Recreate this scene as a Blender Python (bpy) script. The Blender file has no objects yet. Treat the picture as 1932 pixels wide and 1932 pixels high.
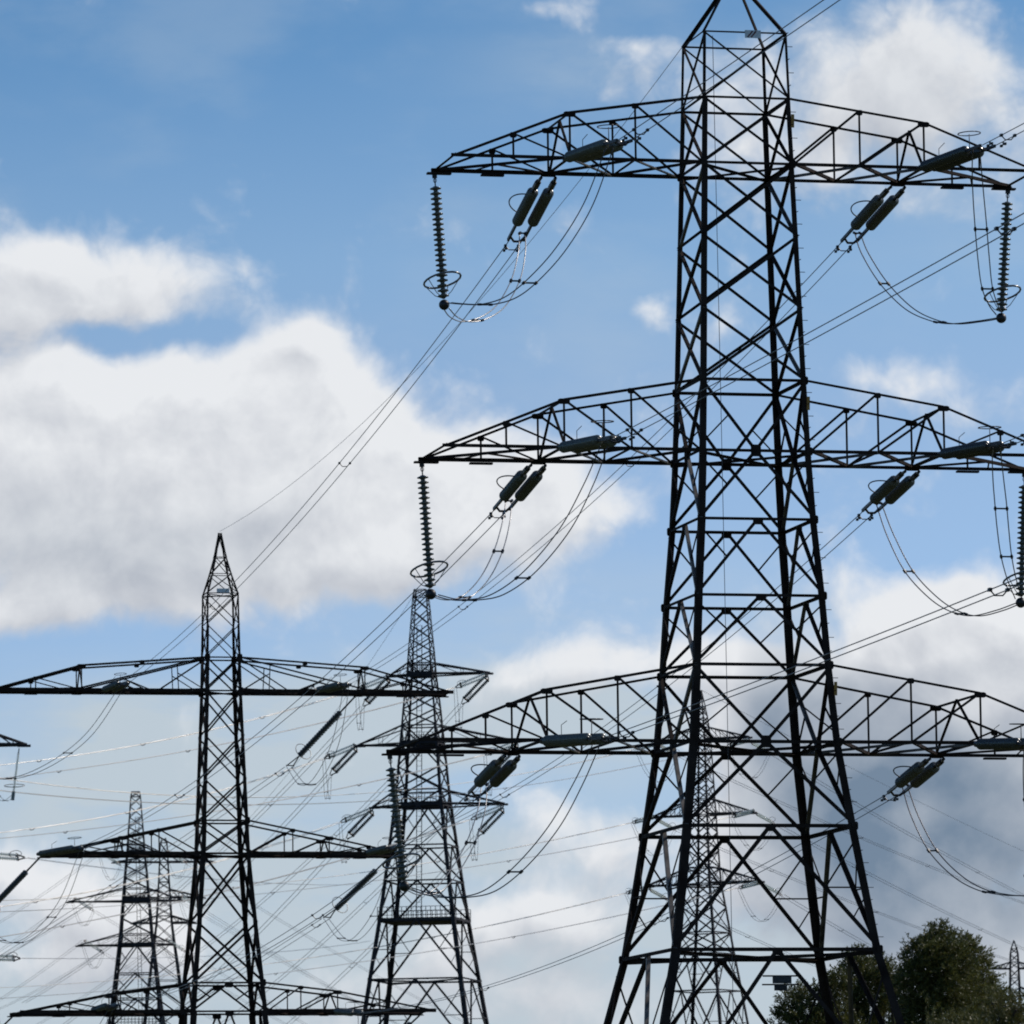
import bpy, math, random
from mathutils import Vector, Matrix, Quaternion
R_ = math.radians
random.seed(7)
scene = bpy.context.scene
col = scene.collection

# ------------------------------------------------------------------ camera
PITCH, ROLL, FPX = R_(6.771), 0.012327, 12000.0
EYE = Vector((0.0, 0.0, 1.7))
FW = Vector((0, math.cos(PITCH), math.sin(PITCH)))
U0 = Vector((0, -math.sin(PITCH), math.cos(PITCH)))
R0 = Vector((1, 0, 0))
RT = R0 * math.cos(ROLL) - U0 * math.sin(ROLL)
UP = R0 * math.sin(ROLL) + U0 * math.cos(ROLL)
cd = bpy.data.cameras.new('camera'); cam = bpy.data.objects.new('camera', cd); col.objects.link(cam)
m = Matrix.Identity(4)
for i in range(3):
    m[i][0], m[i][1], m[i][2], m[i][3] = RT[i], UP[i], -FW[i], EYE[i]
cam.matrix_world = m
cd.sensor_width = 36; cd.lens = 36 * FPX / 1932; cd.clip_start = 1; cd.clip_end = 30000
scene.camera = cam
cd.dof.use_dof = True; cd.dof.focus_distance = 208; cd.dof.aperture_fstop = 4.5
scene.render.engine = 'CYCLES'
scene.cycles.filter_width = 1.9
scene.cycles.max_bounces = 6
scene.cycles.use_adaptive_sampling = True; scene.cycles.adaptive_threshold = .012; scene.cycles.adaptive_min_samples = 16
scene.view_settings.view_transform = 'Standard'; scene.view_settings.look = 'None'
scene.view_settings.exposure = 0.0; scene.view_settings.gamma = 1.0

def at(x, y, Y):
    """world point seen at (x, y) of a 1932 px square, at world depth Y"""
    d = FW * FPX + RT * (x - 966) + UP * (966 - y)
    return EYE + d * (Y / d.y)

# ------------------------------------------------------------------ sun and sky
SUN_AZ, SUN_EL = R_(62), R_(40)          # azimuth from the view direction (+Y) towards +X
sd = bpy.data.lights.new('sun', 'SUN'); sd.energy = 3.2; sd.angle = R_(0.5); sd.color = (1.0, 0.93, 0.84)
sun = bpy.data.objects.new('sun', sd); col.objects.link(sun)
sdir = Vector((math.sin(SUN_AZ) * math.cos(SUN_EL), math.cos(SUN_AZ) * math.cos(SUN_EL), math.sin(SUN_EL)))
sun.rotation_euler = sdir.to_track_quat('Z', 'Y').to_euler(); sun.location = (60, -40, 120)

world = bpy.data.worlds.new('World'); scene.world = world; world.use_nodes = True
WT = world.node_tree; WT.nodes.clear()

class NX:
    """tiny arithmetic on shader sockets"""
    def __init__(s, tree, sock): s.t, s.s = tree, sock
    def op(s, o, b=None, c=None, clamp=False):
        n = s.t.nodes.new('ShaderNodeMath'); n.operation = o; n.use_clamp = clamp
        s.t.links.new(s.s, n.inputs[0])
        for k, v in ((1, b), (2, c)):
            if v is None: continue
            if isinstance(v, NX): s.t.links.new(v.s, n.inputs[k])
            else: n.inputs[k].default_value = v
        return NX(s.t, n.outputs[0])
    def __add__(s, b): return s.op('ADD', b)
    def __sub__(s, b): return s.op('SUBTRACT', b)
    def __mul__(s, b): return s.op('MULTIPLY', b)
    def __truediv__(s, b): return s.op('DIVIDE', b)
    def step(s, a, b):
        n = s.t.nodes.new('ShaderNodeMapRange'); n.interpolation_type = 'SMOOTHSTEP'
        s.t.links.new(s.s, n.inputs[0]); n.inputs[1].default_value = a; n.inputs[2].default_value = b
        return NX(s.t, n.outputs[0])

def vdot(t, sock, v):
    n = t.nodes.new('ShaderNodeVectorMath'); n.operation = 'DOT_PRODUCT'
    t.links.new(sock, n.inputs[0]); n.inputs[1].default_value = v
    return NX(t, n.outputs['Value'])
def comb(t, x, y, z=0.0):
    n = t.nodes.new('ShaderNodeCombineXYZ')
    for k, v in enumerate((x, y, z)):
        if isinstance(v, NX): t.links.new(v.s, n.inputs[k])
        else: n.inputs[k].default_value = v
    return n.outputs[0]
def vop(t, o, a, b):
    n = t.nodes.new('ShaderNodeVectorMath'); n.operation = o
    t.links.new(a, n.inputs[0])
    if isinstance(b, (tuple, list)): n.inputs[1].default_value = b
    else: t.links.new(b, n.inputs[1])
    return n.outputs[0]
def noise(t, vec, scale, detail, rough=0.55, lac=2.0, off=(0, 0, 0), stretch=(1, 1, 1)):
    mp = t.nodes.new('ShaderNodeMapping'); t.links.new(vec, mp.inputs[0])
    mp.inputs['Location'].default_value = off; mp.inputs['Scale'].default_value = stretch
    n = t.nodes.new('ShaderNodeTexNoise'); n.noise_dimensions = '2D'; t.links.new(mp.outputs[0], n.inputs['Vector'])
    n.inputs['Scale'].default_value = scale; n.inputs['Detail'].default_value = detail
    n.inputs['Roughness'].default_value = rough; n.inputs['Lacunarity'].default_value = lac
    return n
def blobs(t, vec, lst):
    """sum of soft elliptical weights; list entries are (cx, cy, rx, ry, weight) in kilo-units of the sky map"""
    acc = None
    for cx, cy, rx, ry, w in lst:
        n = t.nodes.new('ShaderNodeVectorMath'); n.operation = 'MULTIPLY_ADD'
        t.links.new(vec, n.inputs[0]); n.inputs[1].default_value = (1 / rx, 1 / ry, 0); n.inputs[2].default_value = (-cx / rx, -cy / ry, 0)
        e = t.nodes.new('ShaderNodeVectorMath'); e.operation = 'DOT_PRODUCT'
        t.links.new(n.outputs[0], e.inputs[0]); t.links.new(n.outputs[0], e.inputs[1])
        p = t.nodes.new('ShaderNodeMath'); p.operation = 'POWER'; p.inputs[0].default_value = math.exp(-1); t.links.new(e.outputs['Value'], p.inputs[1])
        g = NX(t, p.outputs[0])
        acc = g * w if acc is None else g.op('MULTIPLY_ADD', w, acc)
    return acc
def mixc(t, f, a, b):
    n = t.nodes.new('ShaderNodeMix'); n.data_type = 'RGBA'
    if isinstance(f, NX): t.links.new(f.s, n.inputs[0])
    else: n.inputs[0].default_value = f
    for k, v in ((6, a), (7, b)):
        if isinstance(v, (tuple, list)): n.inputs[k].default_value = (*v, 1)
        else: t.links.new(v, n.inputs[k])
    return n.outputs[2]

# ---- cloud density as a node group, evaluated twice (the second time a little nearer the sun, for the clouds' own shading)
CUM = [  # cumulus masses
 (.05,.50,.17,.10,1.0),(.17,.52,.13,.10,.8),(.33,.55,.13,.075,.75),(.02,.58,.1,.05,.5),
 (.0,.80,.22,.13,1.1),(.20,.86,.22,.14,1.1),(.40,.80,.18,.13,1.0),(.57,.75,.14,.12,1.25),(.10,.69,.08,.05,.5),(.29,.71,.07,.05,.4),(.48,.665,.08,.06,.7),(.57,.635,.05,.04,.7),(.64,.86,.16,.14,1.0),
 (.80,.90,.17,.12,.92),(1.0,.94,.18,.10,.55),(1.20,.95,.13,.09,.34),(.34,.635,.14,.035,-.55),(.35,.16,.50,.17,-.45),(.16,.625,.07,.022,-.30),(.78,1.03,.27,.10,.9),(.15,1.05,.28,.13,1.1),(.48,1.03,.22,.10,.9),(.05,1.16,.18,.05,.6),(.30,1.15,.2,.05,.45),
 (1.62,.15,.16,.11,.40),(1.78,.09,.18,.12,.42),(1.75,.18,.34,.24,.50),(1.53,.30,.12,.10,.5),(1.72,.22,.1,.06,.4),(1.20,.09,.07,.04,.5),(1.03,.015,.08,.03,.45),(1.25,.16,.1,.08,.3),
 (1.215,.58,.05,.035,.6),(1.38,.61,.07,.04,.5),(1.70,.715,.12,.06,.7),(1.60,.69,.07,.03,.35),(1.72,.38,.09,.04,.25),(1.35,.29,.08,.1,.25),
 (1.88,1.14,.13,.085,1.2),(1.74,1.20,.09,.06,.95),(1.66,1.29,.11,.09,1.0),(1.90,1.34,.24,.17,1.3),(1.52,1.43,.15,.16,1.2),(1.72,1.60,.30,.18,1.1),(1.74,1.48,.30,.26,.9),(1.45,1.66,.16,.12,.8),(1.85,1.8,.2,.1,.8),
 (1.27,1.27,.22,.06,.62),(1.02,1.27,.20,.05,.50),(1.36,1.22,.1,.07,.6),(1.30,1.38,.12,.08,.4),
 (.06,1.66,.13,.075,1.0),(.20,1.72,.13,.06,.75),(.30,1.80,.14,.07,.7),(.08,1.82,.2,.06,.6),
 (.93,1.74,.06,.05,.85),(1.03,1.71,.05,.04,.8),(1.13,1.75,.1,.06,.7),(.86,1.80,.1,.06,.6),(1.0,1.88,.25,.06,.6),(.62,1.86,.15,.06,.5),(1.15,1.6,.14,.08,.55),(1.0,1.55,.1,.06,.35),
]
HAZE = [(.95,1.14,.35,.10,.35),(1.15,1.45,.22,.10,.45),(1.45,1.16,.16,.10,.40),(1.70,.22,.32,.22,.35),(1.12,.12,.25,.12,.25),(.25,1.40,.60,.11,.95),(.75,1.36,.45,.10,.9),(1.10,1.34,.35,.08,.85),(.25,1.58,.45,.11,.85),(.75,1.62,.45,.10,.75),(.5,1.82,.7,.14,.9),(1.0,1.85,.6,.14,.8),(1.5,1.85,.5,.14,.6),(.2,1.92,.4,.1,.5),(.95,1.48,.14,.035,-.35),(.55,1.52,.12,.03,-.25),(.62,1.71,.1,.03,-.25)]
DARK = [(1.58,1.48,.24,.22,1.0),(1.86,1.55,.22,.22,.70),(1.72,1.74,.36,.13,.50),(1.44,1.37,.07,.11,.40),(1.86,1.12,.16,.07,-.85),(1.69,1.22,.10,.05,-.55),(1.84,1.33,.10,.045,-.40),(1.75,1.53,.08,.035,-.35),(1.31,1.28,.07,.11,-.9),(1.34,1.58,.07,.16,-.35),
 (.08,1.04,.28,.10,.24),(.40,1.02,.2,.07,.15),(.12,.93,.16,.05,.06),(.55,.95,.12,.05,.08),(.62,1.9,.5,.08,.18),(.15,1.86,.2,.06,.22),(1.15,1.84,.3,.07,.25),(.15,.57,.12,.05,.08),(1.70,.16,.24,.16,.15),(.45,1.08,.2,.05,.10)]

grp = bpy.data.node_groups.new('cloud_density', 'ShaderNodeTree')
grp.interface.new_socket('Vector', in_out='INPUT', socket_type='NodeSocketVector')
grp.interface.new_socket('Density', in_out='OUTPUT', socket_type='NodeSocketFloat')
gi = grp.nodes.new('NodeGroupInput'); go = grp.nodes.new('NodeGroupOutput')
def build_density(t, vec):
    w1 = noise(t, vec, 3.2, 3, .5, off=(3.1, 1.7, 0))
    w2 = vop(t, 'SUBTRACT', w1.outputs['Color'], (.5, .5, .5))
    sc = t.nodes.new('ShaderNodeVectorMath'); sc.operation = 'SCALE'; t.links.new(w2, sc.inputs[0]); sc.inputs['Scale'].default_value = .12
    q = vop(t, 'ADD', vec, sc.outputs[0])
    B = blobs(t, q, CUM).op('MINIMUM', 1.35)
    n1 = NX(t, noise(t, q, 3.4, 9, .56, off=(.3, 5.2, 1)).outputs['Fac'])
    vo = t.nodes.new('ShaderNodeTexVoronoi'); vo.voronoi_dimensions = '2D'; vo.feature = 'SMOOTH_F1'; vo.inputs['Scale'].default_value = 8.5; vo.inputs['Smoothness'].default_value = .45
    vo.inputs['Detail'].default_value = 3.6; vo.inputs['Roughness'].default_value = .58; vo.normalize = True
    t.links.new(q, vo.inputs['Vector'])
    puff = NX(t, vo.outputs['Distance'])
    return B + (n1 - .5) * 1.65 - (puff - .33) * .95
d = build_density(grp, gi.outputs[0]); grp.links.new(d.s, go.inputs[0])

tc = WT.nodes.new('ShaderNodeTexCoord'); dirv = tc.outputs['Generated']
fz = vdot(WT, dirv, FW).op('MAXIMUM', .15)
px = vdot(WT, dirv, RT) / fz * (FPX / 1000) + .966
py = (vdot(WT, dirv, UP) / fz * (-FPX / 1000)) + .966
pv = comb(WT, px, py)
g1 = WT.nodes.new('ShaderNodeGroup'); g1.node_tree = grp; WT.links.new(pv, g1.inputs[0])
pv2 = vop(WT, 'ADD', pv, (.024, -.050, 0))
g2 = WT.nodes.new('ShaderNodeGroup'); g2.node_tree = grp; WT.links.new(pv2, g2.inputs[0])
D1, D2 = NX(WT, g1.outputs[0]), NX(WT, g2.outputs[0])
alpha = D1.step(.16, .98)
lf = NX(WT, noise(WT, pv, 4.6, 3.5, .5, off=(4, 7, 0)).outputs['Fac'])
light = ((D1 - D2) * .95 + .58).op('ADD', 0, clamp=True)
light = light + (lf - .5) * .95 + D1.step(1.4, .6) * .12 + .02
light = light + blobs(WT, pv, [(.33,.75,.10,.06,.30),(.55,.76,.12,.09,.30),(.14,.83,.12,.06,.28),(.60,.93,.15,.05,.26),(.88,.99,.20,.05,.22),(.16,.99,.08,.04,.22),(.66,.82,.06,.05,.2),(.34,.90,.09,.05,-.12),(.45,1.0,.12,.05,-.10),(.1,.93,.14,.04,-.12)])
dk = blobs(WT, pv, DARK)
nd = NX(WT, noise(WT, pv, 4.2, 6, .5, off=(8, 2, 0)).outputs['Fac'])
dk = (dk * (nd.step(.25, .75) * .45 + .68)).op('MULTIPLY', .98, clamp=True)
# high thin streaks, low in the sky
hz = blobs(WT, pv, HAZE)
nh = NX(WT, noise(WT, pv, 2.6, 6, .55, off=(1, 9, 2), stretch=(1, 3.4, 1)).outputs['Fac'])
veil = NX(WT, noise(WT, pv, 1.5, 6, .55, off=(6, 3, 1), stretch=(1, 2.0, 1)).outputs['Fac']).step(.48, .80) * .20
hz = (hz * (nh.step(.30, .66) * .62 + .54)).op('MULTIPLY', .95, clamp=True)
hz = (hz + veil).op('MINIMUM', .95)

sky = WT.nodes.new('ShaderNodeTexSky'); sky.sky_type = 'NISHITA'; sky.sun_disc = False
sky.sun_elevation = SUN_EL; sky.sun_rotation = SUN_AZ; sky.altitude = 0; sky.air_density = 1.0; sky.dust_density = .6; sky.ozone_density = 3.0
STR = 0.10
# the day's own tint by elevation: deep blue above, milky towards the ground
rp = WT.nodes.new('ShaderNodeValToRGB'); WT.links.new((py * .4).s, rp.inputs[0])
el = rp.color_ramp.elements
el[0].position, el[0].color = .02, (.46, .70, .90, 1); el[1].position, el[1].color = .80, (.76, .89, 1.25, 1)
e_ = el.new(.20); e_.color = (.78, .90, 1.04, 1); e_ = el.new(.30); e_.color = (.84, .90, 1.06, 1); e_ = el.new(.50); e_.color = (.81, .93, 1.22, 1)
blue = vop(WT, 'MULTIPLY', vop(WT, 'MULTIPLY', sky.outputs[0], (STR, STR, STR)), rp.outputs[0])
ccol = mixc(WT, light.op('MULTIPLY', 1, clamp=True), (.52, .55, .61), (.81, .83, .86))
ccol = mixc(WT, dk, ccol, (.175, .245, .340))
base = mixc(WT, hz, blue, (.515, .598, .665))
fin = mixc(WT, alpha, base, ccol)
bg = WT.nodes.new('ShaderNodeBackground'); WT.links.new(fin, bg.inputs[0]); bg.inputs[1].default_value = 1.0
ow = WT.nodes.new('ShaderNodeOutputWorld'); WT.links.new(bg.outputs[0], ow.inputs[0])
world.cycles.sampling_method = 'MANUAL'; world.cycles.sample_map_resolution = 512
#BODY

# ------------------------------------------------------------------ materials
def mat(name, c, rough=.6, metal=0.0, vary=0.0, scale=3.0, spec=.5, dirt=None):
    mt = bpy.data.materials.new(name); mt.use_nodes = True; t = mt.node_tree
    b = t.nodes['Principled BSDF']
    b.inputs['Roughness'].default_value = rough; b.inputs['Metallic'].default_value = metal
    b.inputs['Specular IOR Level'].default_value = spec
    if vary:
        tcn = t.nodes.new('ShaderNodeTexCoord')
        n = t.nodes.new('ShaderNodeTexNoise'); n.inputs['Scale'].default_value = scale; n.inputs['Detail'].default_value = 6
        t.links.new(tcn.outputs['Object'], n.inputs['Vector'])
        r = t.nodes.new('ShaderNodeMapRange'); t.links.new(n.outputs['Fac'], r.inputs[0]); r.inputs[1].default_value = .3; r.inputs[2].default_value = .7
        r.inputs[3].default_value = 0; r.inputs[4].default_value = 1
        d2 = dirt or tuple(max(0, v * (1 - vary)) for v in c)
        x = mixc(t, NX(t, r.outputs[0]), c, d2)
        t.links.new(x, b.inputs['Base Color'])
        rr = t.nodes.new('ShaderNodeMapRange'); t.links.new(n.outputs['Fac'], rr.inputs[0])
        rr.inputs[3].default_value = max(.05, rough - .12); rr.inputs[4].default_value = min(1, rough + .12)
        t.links.new(rr.outputs[0], b.inputs['Roughness'])
    else:
        b.inputs['Base Color'].default_value = (*c, 1)
    return mt
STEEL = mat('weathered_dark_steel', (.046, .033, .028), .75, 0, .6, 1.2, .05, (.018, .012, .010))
STEELF = mat('weathered_haze_toned_far_steel', (.052, .047, .052), .75, 0, .5, .6, .12)  # distance haze put into the far steel as a slightly lighter base colour
STEEL_SUN = mat('sunlit_tone_steel', (.21, .185, .165), .5, .2, .8, 2.2, .4, (.035, .028, .024))  # pale version of the tower steel: sunlight on some braces put into the colour
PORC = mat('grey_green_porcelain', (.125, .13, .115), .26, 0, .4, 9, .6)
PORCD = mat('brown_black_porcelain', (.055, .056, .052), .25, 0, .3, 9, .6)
GLASS = mat('pale_glass_discs', (.80, .84, .80), .12, 0, .3, 9, .7)
def glassmat():
    t = GLASS.node_tree; b = t.nodes['Principled BSDF']; o = t.nodes['Material Output']
    tr = t.nodes.new('ShaderNodeBsdfTranslucent'); tr.inputs[0].default_value = (.97, 1.0, .97, 1)
    mx = t.nodes.new('ShaderNodeMixShader'); mx.inputs[0].default_value = .5
    t.links.new(b.outputs[0], mx.inputs[1]); t.links.new(tr.outputs[0], mx.inputs[2]); t.links.new(mx.outputs[0], o.inputs[0])
glassmat()
FIT = mat('dull_fitting_metal', (.045, .042, .045), .45, .5, .4, 6)
RINGM = mat('arcing_ring_metal', (.20, .20, .20), .32, .8, .3, 6)
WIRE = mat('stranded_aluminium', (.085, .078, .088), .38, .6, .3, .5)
WIREF = mat('sunlit_tone_stranded_aluminium', (.50, .48, .46), .45, .8, .15, .5)  # lighter than the other conductors: sun glint put into the metal colour
JUMP = mat('sunlit_tone_jumper_aluminium', (.34, .33, .33), .34, .75, .3, .5)  # left jumpers only: sunlight on them put into a lighter metal colour
WHITE = mat('white_plate_enamel', (.78, .77, .78), .4, 0, .2, 8)
REDP = mat('dark_red_paint', (.16, .03, .03), .5, 0, .2, 8)
YEL = mat('yellow_plate_enamel', (.42, .20, .02), .45, 0, .3, 8)
BACK = mat('bare_back_of_notice', (.055, .055, .06), .6, .2, .6, 9)
BARK = mat('grey_brown_bark', (.07, .055, .04), .9, 0, .6, 4)

def leafmat(name, c1, c2):
    mt = bpy.data.materials.new(name); mt.use_nodes = True; t = mt.node_tree; t.nodes.clear()
    g = t.nodes.new('ShaderNodeNewGeometry')
    x = mixc(t, NX(t, g.outputs['Random Per Island']), c1, c2)
    d = t.nodes.new('ShaderNodeBsdfPrincipled'); t.links.new(x, d.inputs['Base Color']); d.inputs['Roughness'].default_value = .5; d.inputs['Specular IOR Level'].default_value = .35
    tr = t.nodes.new('ShaderNodeBsdfTranslucent'); t.links.new(x, tr.inputs[0])
    mx = t.nodes.new('ShaderNodeMixShader'); mx.inputs[0].default_value = .25
    t.links.new(d.outputs[0], mx.inputs[1]); t.links.new(tr.outputs[0], mx.inputs[2])
    o = t.nodes.new('ShaderNodeOutputMaterial'); t.links.new(mx.outputs[0], o.inputs[0])
    return mt

# ------------------------------------------------------------------ mesh collector
V = Vector
class MB:
    def __init__(s): s.v, s.f = [], []
    def prism(s, p, q, prof, n, b):
        k = len(prof); i0 = len(s.v)
        for c in (p, q):
            for x, y in prof: s.v.append(c + n * x + b * y)
        for i in range(k):
            j = (i + 1) % k; s.f.append((i0 + i, i0 + j, i0 + k + j, i0 + k + i))
        s.f.append(tuple(i0 + k - 1 - i for i in range(k))); s.f.append(tuple(i0 + k + i for i in range(k)))
    def frame(s, p, q, hint):
        d = (q - p).normalized(); n = hint - d * hint.dot(d)
        if n.length < 1e-4:
            n = d.orthogonal()
        n.normalize(); return d, n, d.cross(n)
    def angle(s, p, q, w, hint, t=None):
        """rolled steel angle, one flange across, one flange pointing inwards (against the hint)"""
        p, q = V(p), V(q); d, n, b = s.frame(p, q, V(hint)); t = t or max(.008, w * .11)
        s.prism(p, q, [(0, -w / 2), (0, w / 2), (-t, w / 2), (-t, -w / 2 + t), (-w, -w / 2 + t), (-w, -w / 2)], n, b)
    def heel(s, p, q, w, hint, t=None):
        """leg angle with its heel outwards"""
        p, q = V(p), V(q); d, n, b = s.frame(p, q, V(hint)); t = t or w * .10; k = .7071
        pr = [(0, 0), (-w, 0), (-w, t), (-t, t), (-t, w), (0, w)]
        s.prism(p, q, [((x - y) * k if False else (x * k - y * k), (x * k + y * k)) for x, y in [(0, 0), (-w, 0), (-w, t), (-t, t), (-t, w), (0, w)]], n, b)
    def bar(s, p, q, w, h=None, hint=(0, 0, 1)):
        p, q = V(p), V(q); d, n, b = s.frame(p, q, V(hint)); h = h or w
        s.prism(p, q, [(-h / 2, -w / 2), (-h / 2, w / 2), (h / 2, w / 2), (h / 2, -w / 2)], n, b)
    def plate(s, c, u, v, hu, hv, th, k=.35):
        c, u, v = V(c), V(u).normalized(), V(v).normalized(); n = u.cross(v)
        pr = [(-hu, -hv * (1 - k)), (-hu * (1 - k), -hv), (hu * (1 - k), -hv), (hu, -hv * (1 - k)), (hu, hv * (1 - k)), (hu * (1 - k), hv), (-hu * (1 - k), hv), (-hu, hv * (1 - k))]
        s.prism(c - n * th / 2, c + n * th / 2, pr, u, v)
    def tube(s, pts, r, n=6, close=False):
        pts = [V(p) for p in pts]; N = len(pts); i0 = len(s.v); prev = None
        for i, p in enumerate(pts):
            a = pts[(i - 1) % N] if (i > 0 or close) else p; c = pts[(i + 1) % N] if (i < N - 1 or close) else p
            d = (c - a).normalized()
            if prev is None: nn = d.orthogonal().normalized()
            else:
                nn = prev - d * prev.dot(d); nn.normalize()
            prev = nn; b = d.cross(nn)
            for k in range(n):
                an = 2 * math.pi * k / n; s.v.append(p + nn * (r * math.cos(an)) + b * (r * math.sin(an)))
        for i in range(N if close else N - 1):
            for k in range(n):
                a0, a1 = i0 + i * n, i0 + ((i + 1) % N) * n; s.f.append((a0 + k, a0 + (k + 1) % n, a1 + (k + 1) % n, a1 + k))
        if not close:
            s.f.append(tuple(i0 + n - 1 - k for k in range(n))); s.f.append(tuple(i0 + (N - 1) * n + k for k in range(n)))
    def lathe(s, p, q, prof, n=14):
        """prof: list of (distance along p>q, radius)"""
        p, q = V(p), V(q); d = (q - p).normalized(); a = d.orthogonal().normalized(); b = d.cross(a); i0 = len(s.v)
        for t, r in prof:
            for k in range(n):
                an = 2 * math.pi * k / n; s.v.append(p + d * t + a * (r * math.cos(an)) + b * (r * math.sin(an)))
        for i in range(len(prof) - 1):
            for k in range(n):
                s.f.append((i0 + i * n + k, i0 + i * n + (k + 1) % n, i0 + (i + 1) * n + (k + 1) % n, i0 + (i + 1) * n + k))
        s.f.append(tuple(i0 + n - 1 - k for k in range(n))); s.f.append(tuple(i0 + (len(prof) - 1) * n + k for k in range(n)))
    def build(s, name, m, parent=None, smooth=False):
        me = bpy.data.meshes.new(name); me.from_pydata([tuple(v) for v in s.v], [], s.f); me.validate(); me.update()
        if smooth: me.polygons.foreach_set('use_smooth', [True] * len(me.polygons))
        me.materials.append(m)
        o = bpy.data.objects.new(name, me); col.objects.link(o); o.parent = parent
        return o
def thing(name, label, cat, loc=(0, 0, 0), rz=0.0, group=None):
    o = bpy.data.objects.new(name, None); col.objects.link(o); o.location = loc; o.rotation_euler = (0, 0, rz)
    o.empty_display_size = .3
    o['label'] = label; o['category'] = cat
    if group: o['group'] = group
    return o
def lerp(a, b, t): return V(a) * (1 - t) + V(b) * t

# ------------------------------------------------------------------ ground
g = MB(); n = 24; S_ = 9000
for i in range(n + 1):
    for j in range(n + 1):
        g.v.append(V((-S_ + 2 * S_ * i / n, -2000 + 12000 * j / n, 0)))
for i in range(n):
    for j in range(n):
        k = i * (n + 1) + j; g.f.append((k, k + n + 1, k + n + 2, k + 1))
gm = mat('rough_meadow', (.075, .085, .03), .9, 0, .6, .05, .2, (.05, .055, .022))
go_ = g.build('ground', gm); go_['kind'] = 'structure'

# ------------------------------------------------------------------ lattice towers
CS = [(-1, -1), (1, -1), (1, 1), (-1, 1)]           # corners: near left, near right, far right, far left
FN = [V((0, -1, 0)), V((1, 0, 0)), V((0, 1, 0)), V((-1, 0, 0))]
def corner(k, z, h): return V((CS[k][0] * h, CS[k][1] * h, z))

def make_tower(label, X, Y, yaw, lv, pats, horiz, lw, bw, steel, group='lattice transmission towers', gus=0.0, redund=0.0, diaph=(), bright=(), gfrom=0):
    """lv: (z, half width, leg size) from top to ground; pats[i]: bracing between lv[i] and lv[i+1]"""
    T = thing('transmission_tower', label, 'pylon', (X, Y, 0), yaw, group)
    for k in range(4):
        b = MB()
        for (z0, h0, w0), (z1, h1, w1) in zip(lv, lv[1:]):
            b.heel(corner(k, z0, h0), corner(k, z1, h1), w1, (CS[k][0], CS[k][1], 0))
        leg = b.build('leg', steel, T)
        if gus:
            for i in horiz:
                z, h, w = lv[i]
                if w < .1 or i < gfrom: continue
                gp = MB(); o = corner(k, z, h)
                gp.plate(o + V((-CS[k][0] * gus * .25, CS[k][1] * .02, 0)), (1, 0, 0), (0, 0, 1), gus * .62, gus * .8, .02)
                gp.build('gusset_plate', steel, leg)
    for k in range(4):
        b = MB(); brs = []; k2 = (k + 1) % 4
        for i, pt in enumerate(pats):
            (z0, h0, w0), (z1, h1, w1) = lv[i], lv[i + 1]
            A0, B0, A1, B1 = corner(k, z0, h0), corner(k2, z0, h0), corner(k, z1, h1), corner(k2, z1, h1)
            hn = FN[k]; w = bw(i); ins = hn * -.02
            tgt = MB() if (i in bright and k in (1, 3)) else b
            if pt == 'X':
                b.angle(A0, B1, w, hn); tgt.angle(B0 + ins, A1 + ins, w, hn)
            elif pt == 'V':
                c = lerp(A1, B1, .5); b.angle(A0, c, w, hn); tgt.angle(B0, c, w, hn)
                if redund:
                    for a, e in ((A0, A1), (B0, B1)):
                        mpt = lerp(a, c, .5); b.angle(mpt, lerp(a, e, .92), redund, hn)
            elif pt in 'AW':
                c = lerp(A0, B0, .5); b.angle(c, A1, w, hn); tgt.angle(c, B1, w, hn)
                if redund:
                    for a, e, dcor in ((A0, A1, A1), (B0, B1, B1)):
                        mpt = lerp(c, dcor, .5); b.angle(mpt, lerp(a, e, .08), redund, hn)
                        if pt == 'W':
                            b.angle(mpt, lerp(a, e, .5), redund, hn)
                            m2 = lerp(c, dcor, .75); b.angle(m2, lerp(a, e, .52), redund * .8, hn)
            if tgt is not b: brs.append(tgt)
        for i in horiz:
            z, h, w = lv[i]
            b.angle(corner(k, z, h), corner(k2, z, h), bw(i) * .9, FN[k])
        fb = b.build('lattice_panel', steel, T)
        for br in brs: br.build('sunlit_tone_diagonal', STEEL_SUN, fb)  # diagonals coloured pale as if the sun caught them
        if gus:
            for i in horiz:
                if (i > 0 and pats[i - 1] == 'V') or (i < len(pats) and pats[i] in 'AW'):
                    z, h, w = lv[i]; gp = MB()
                    dz = -.5 if (i == 0 or pats[i - 1] != 'V') else 0
                    gp.plate(lerp(corner(k, z, h), corner(k2, z, h), .5) + FN[k] * .015 + V((0, 0, dz * gus)), corner(k2, z, h) - corner(k, z, h), (0, 0, 1), gus, gus * (1.15 if dz == 0 else .6), .02)
                    gp.build('gusset_plate', steel, fb)
    for i in diaph:
        z, h, w = lv[i]; b = MB()
        b.angle(corner(0, z - .03, h), corner(2, z - .03, h), bw(i) * .8, (0, 0, 1)); b.angle(corner(1, z - .06, h), corner(3, z - .06, h), bw(i) * .8, (0, 0, 1))
        b.build('plan_frame', steel, T)
    return T

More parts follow.
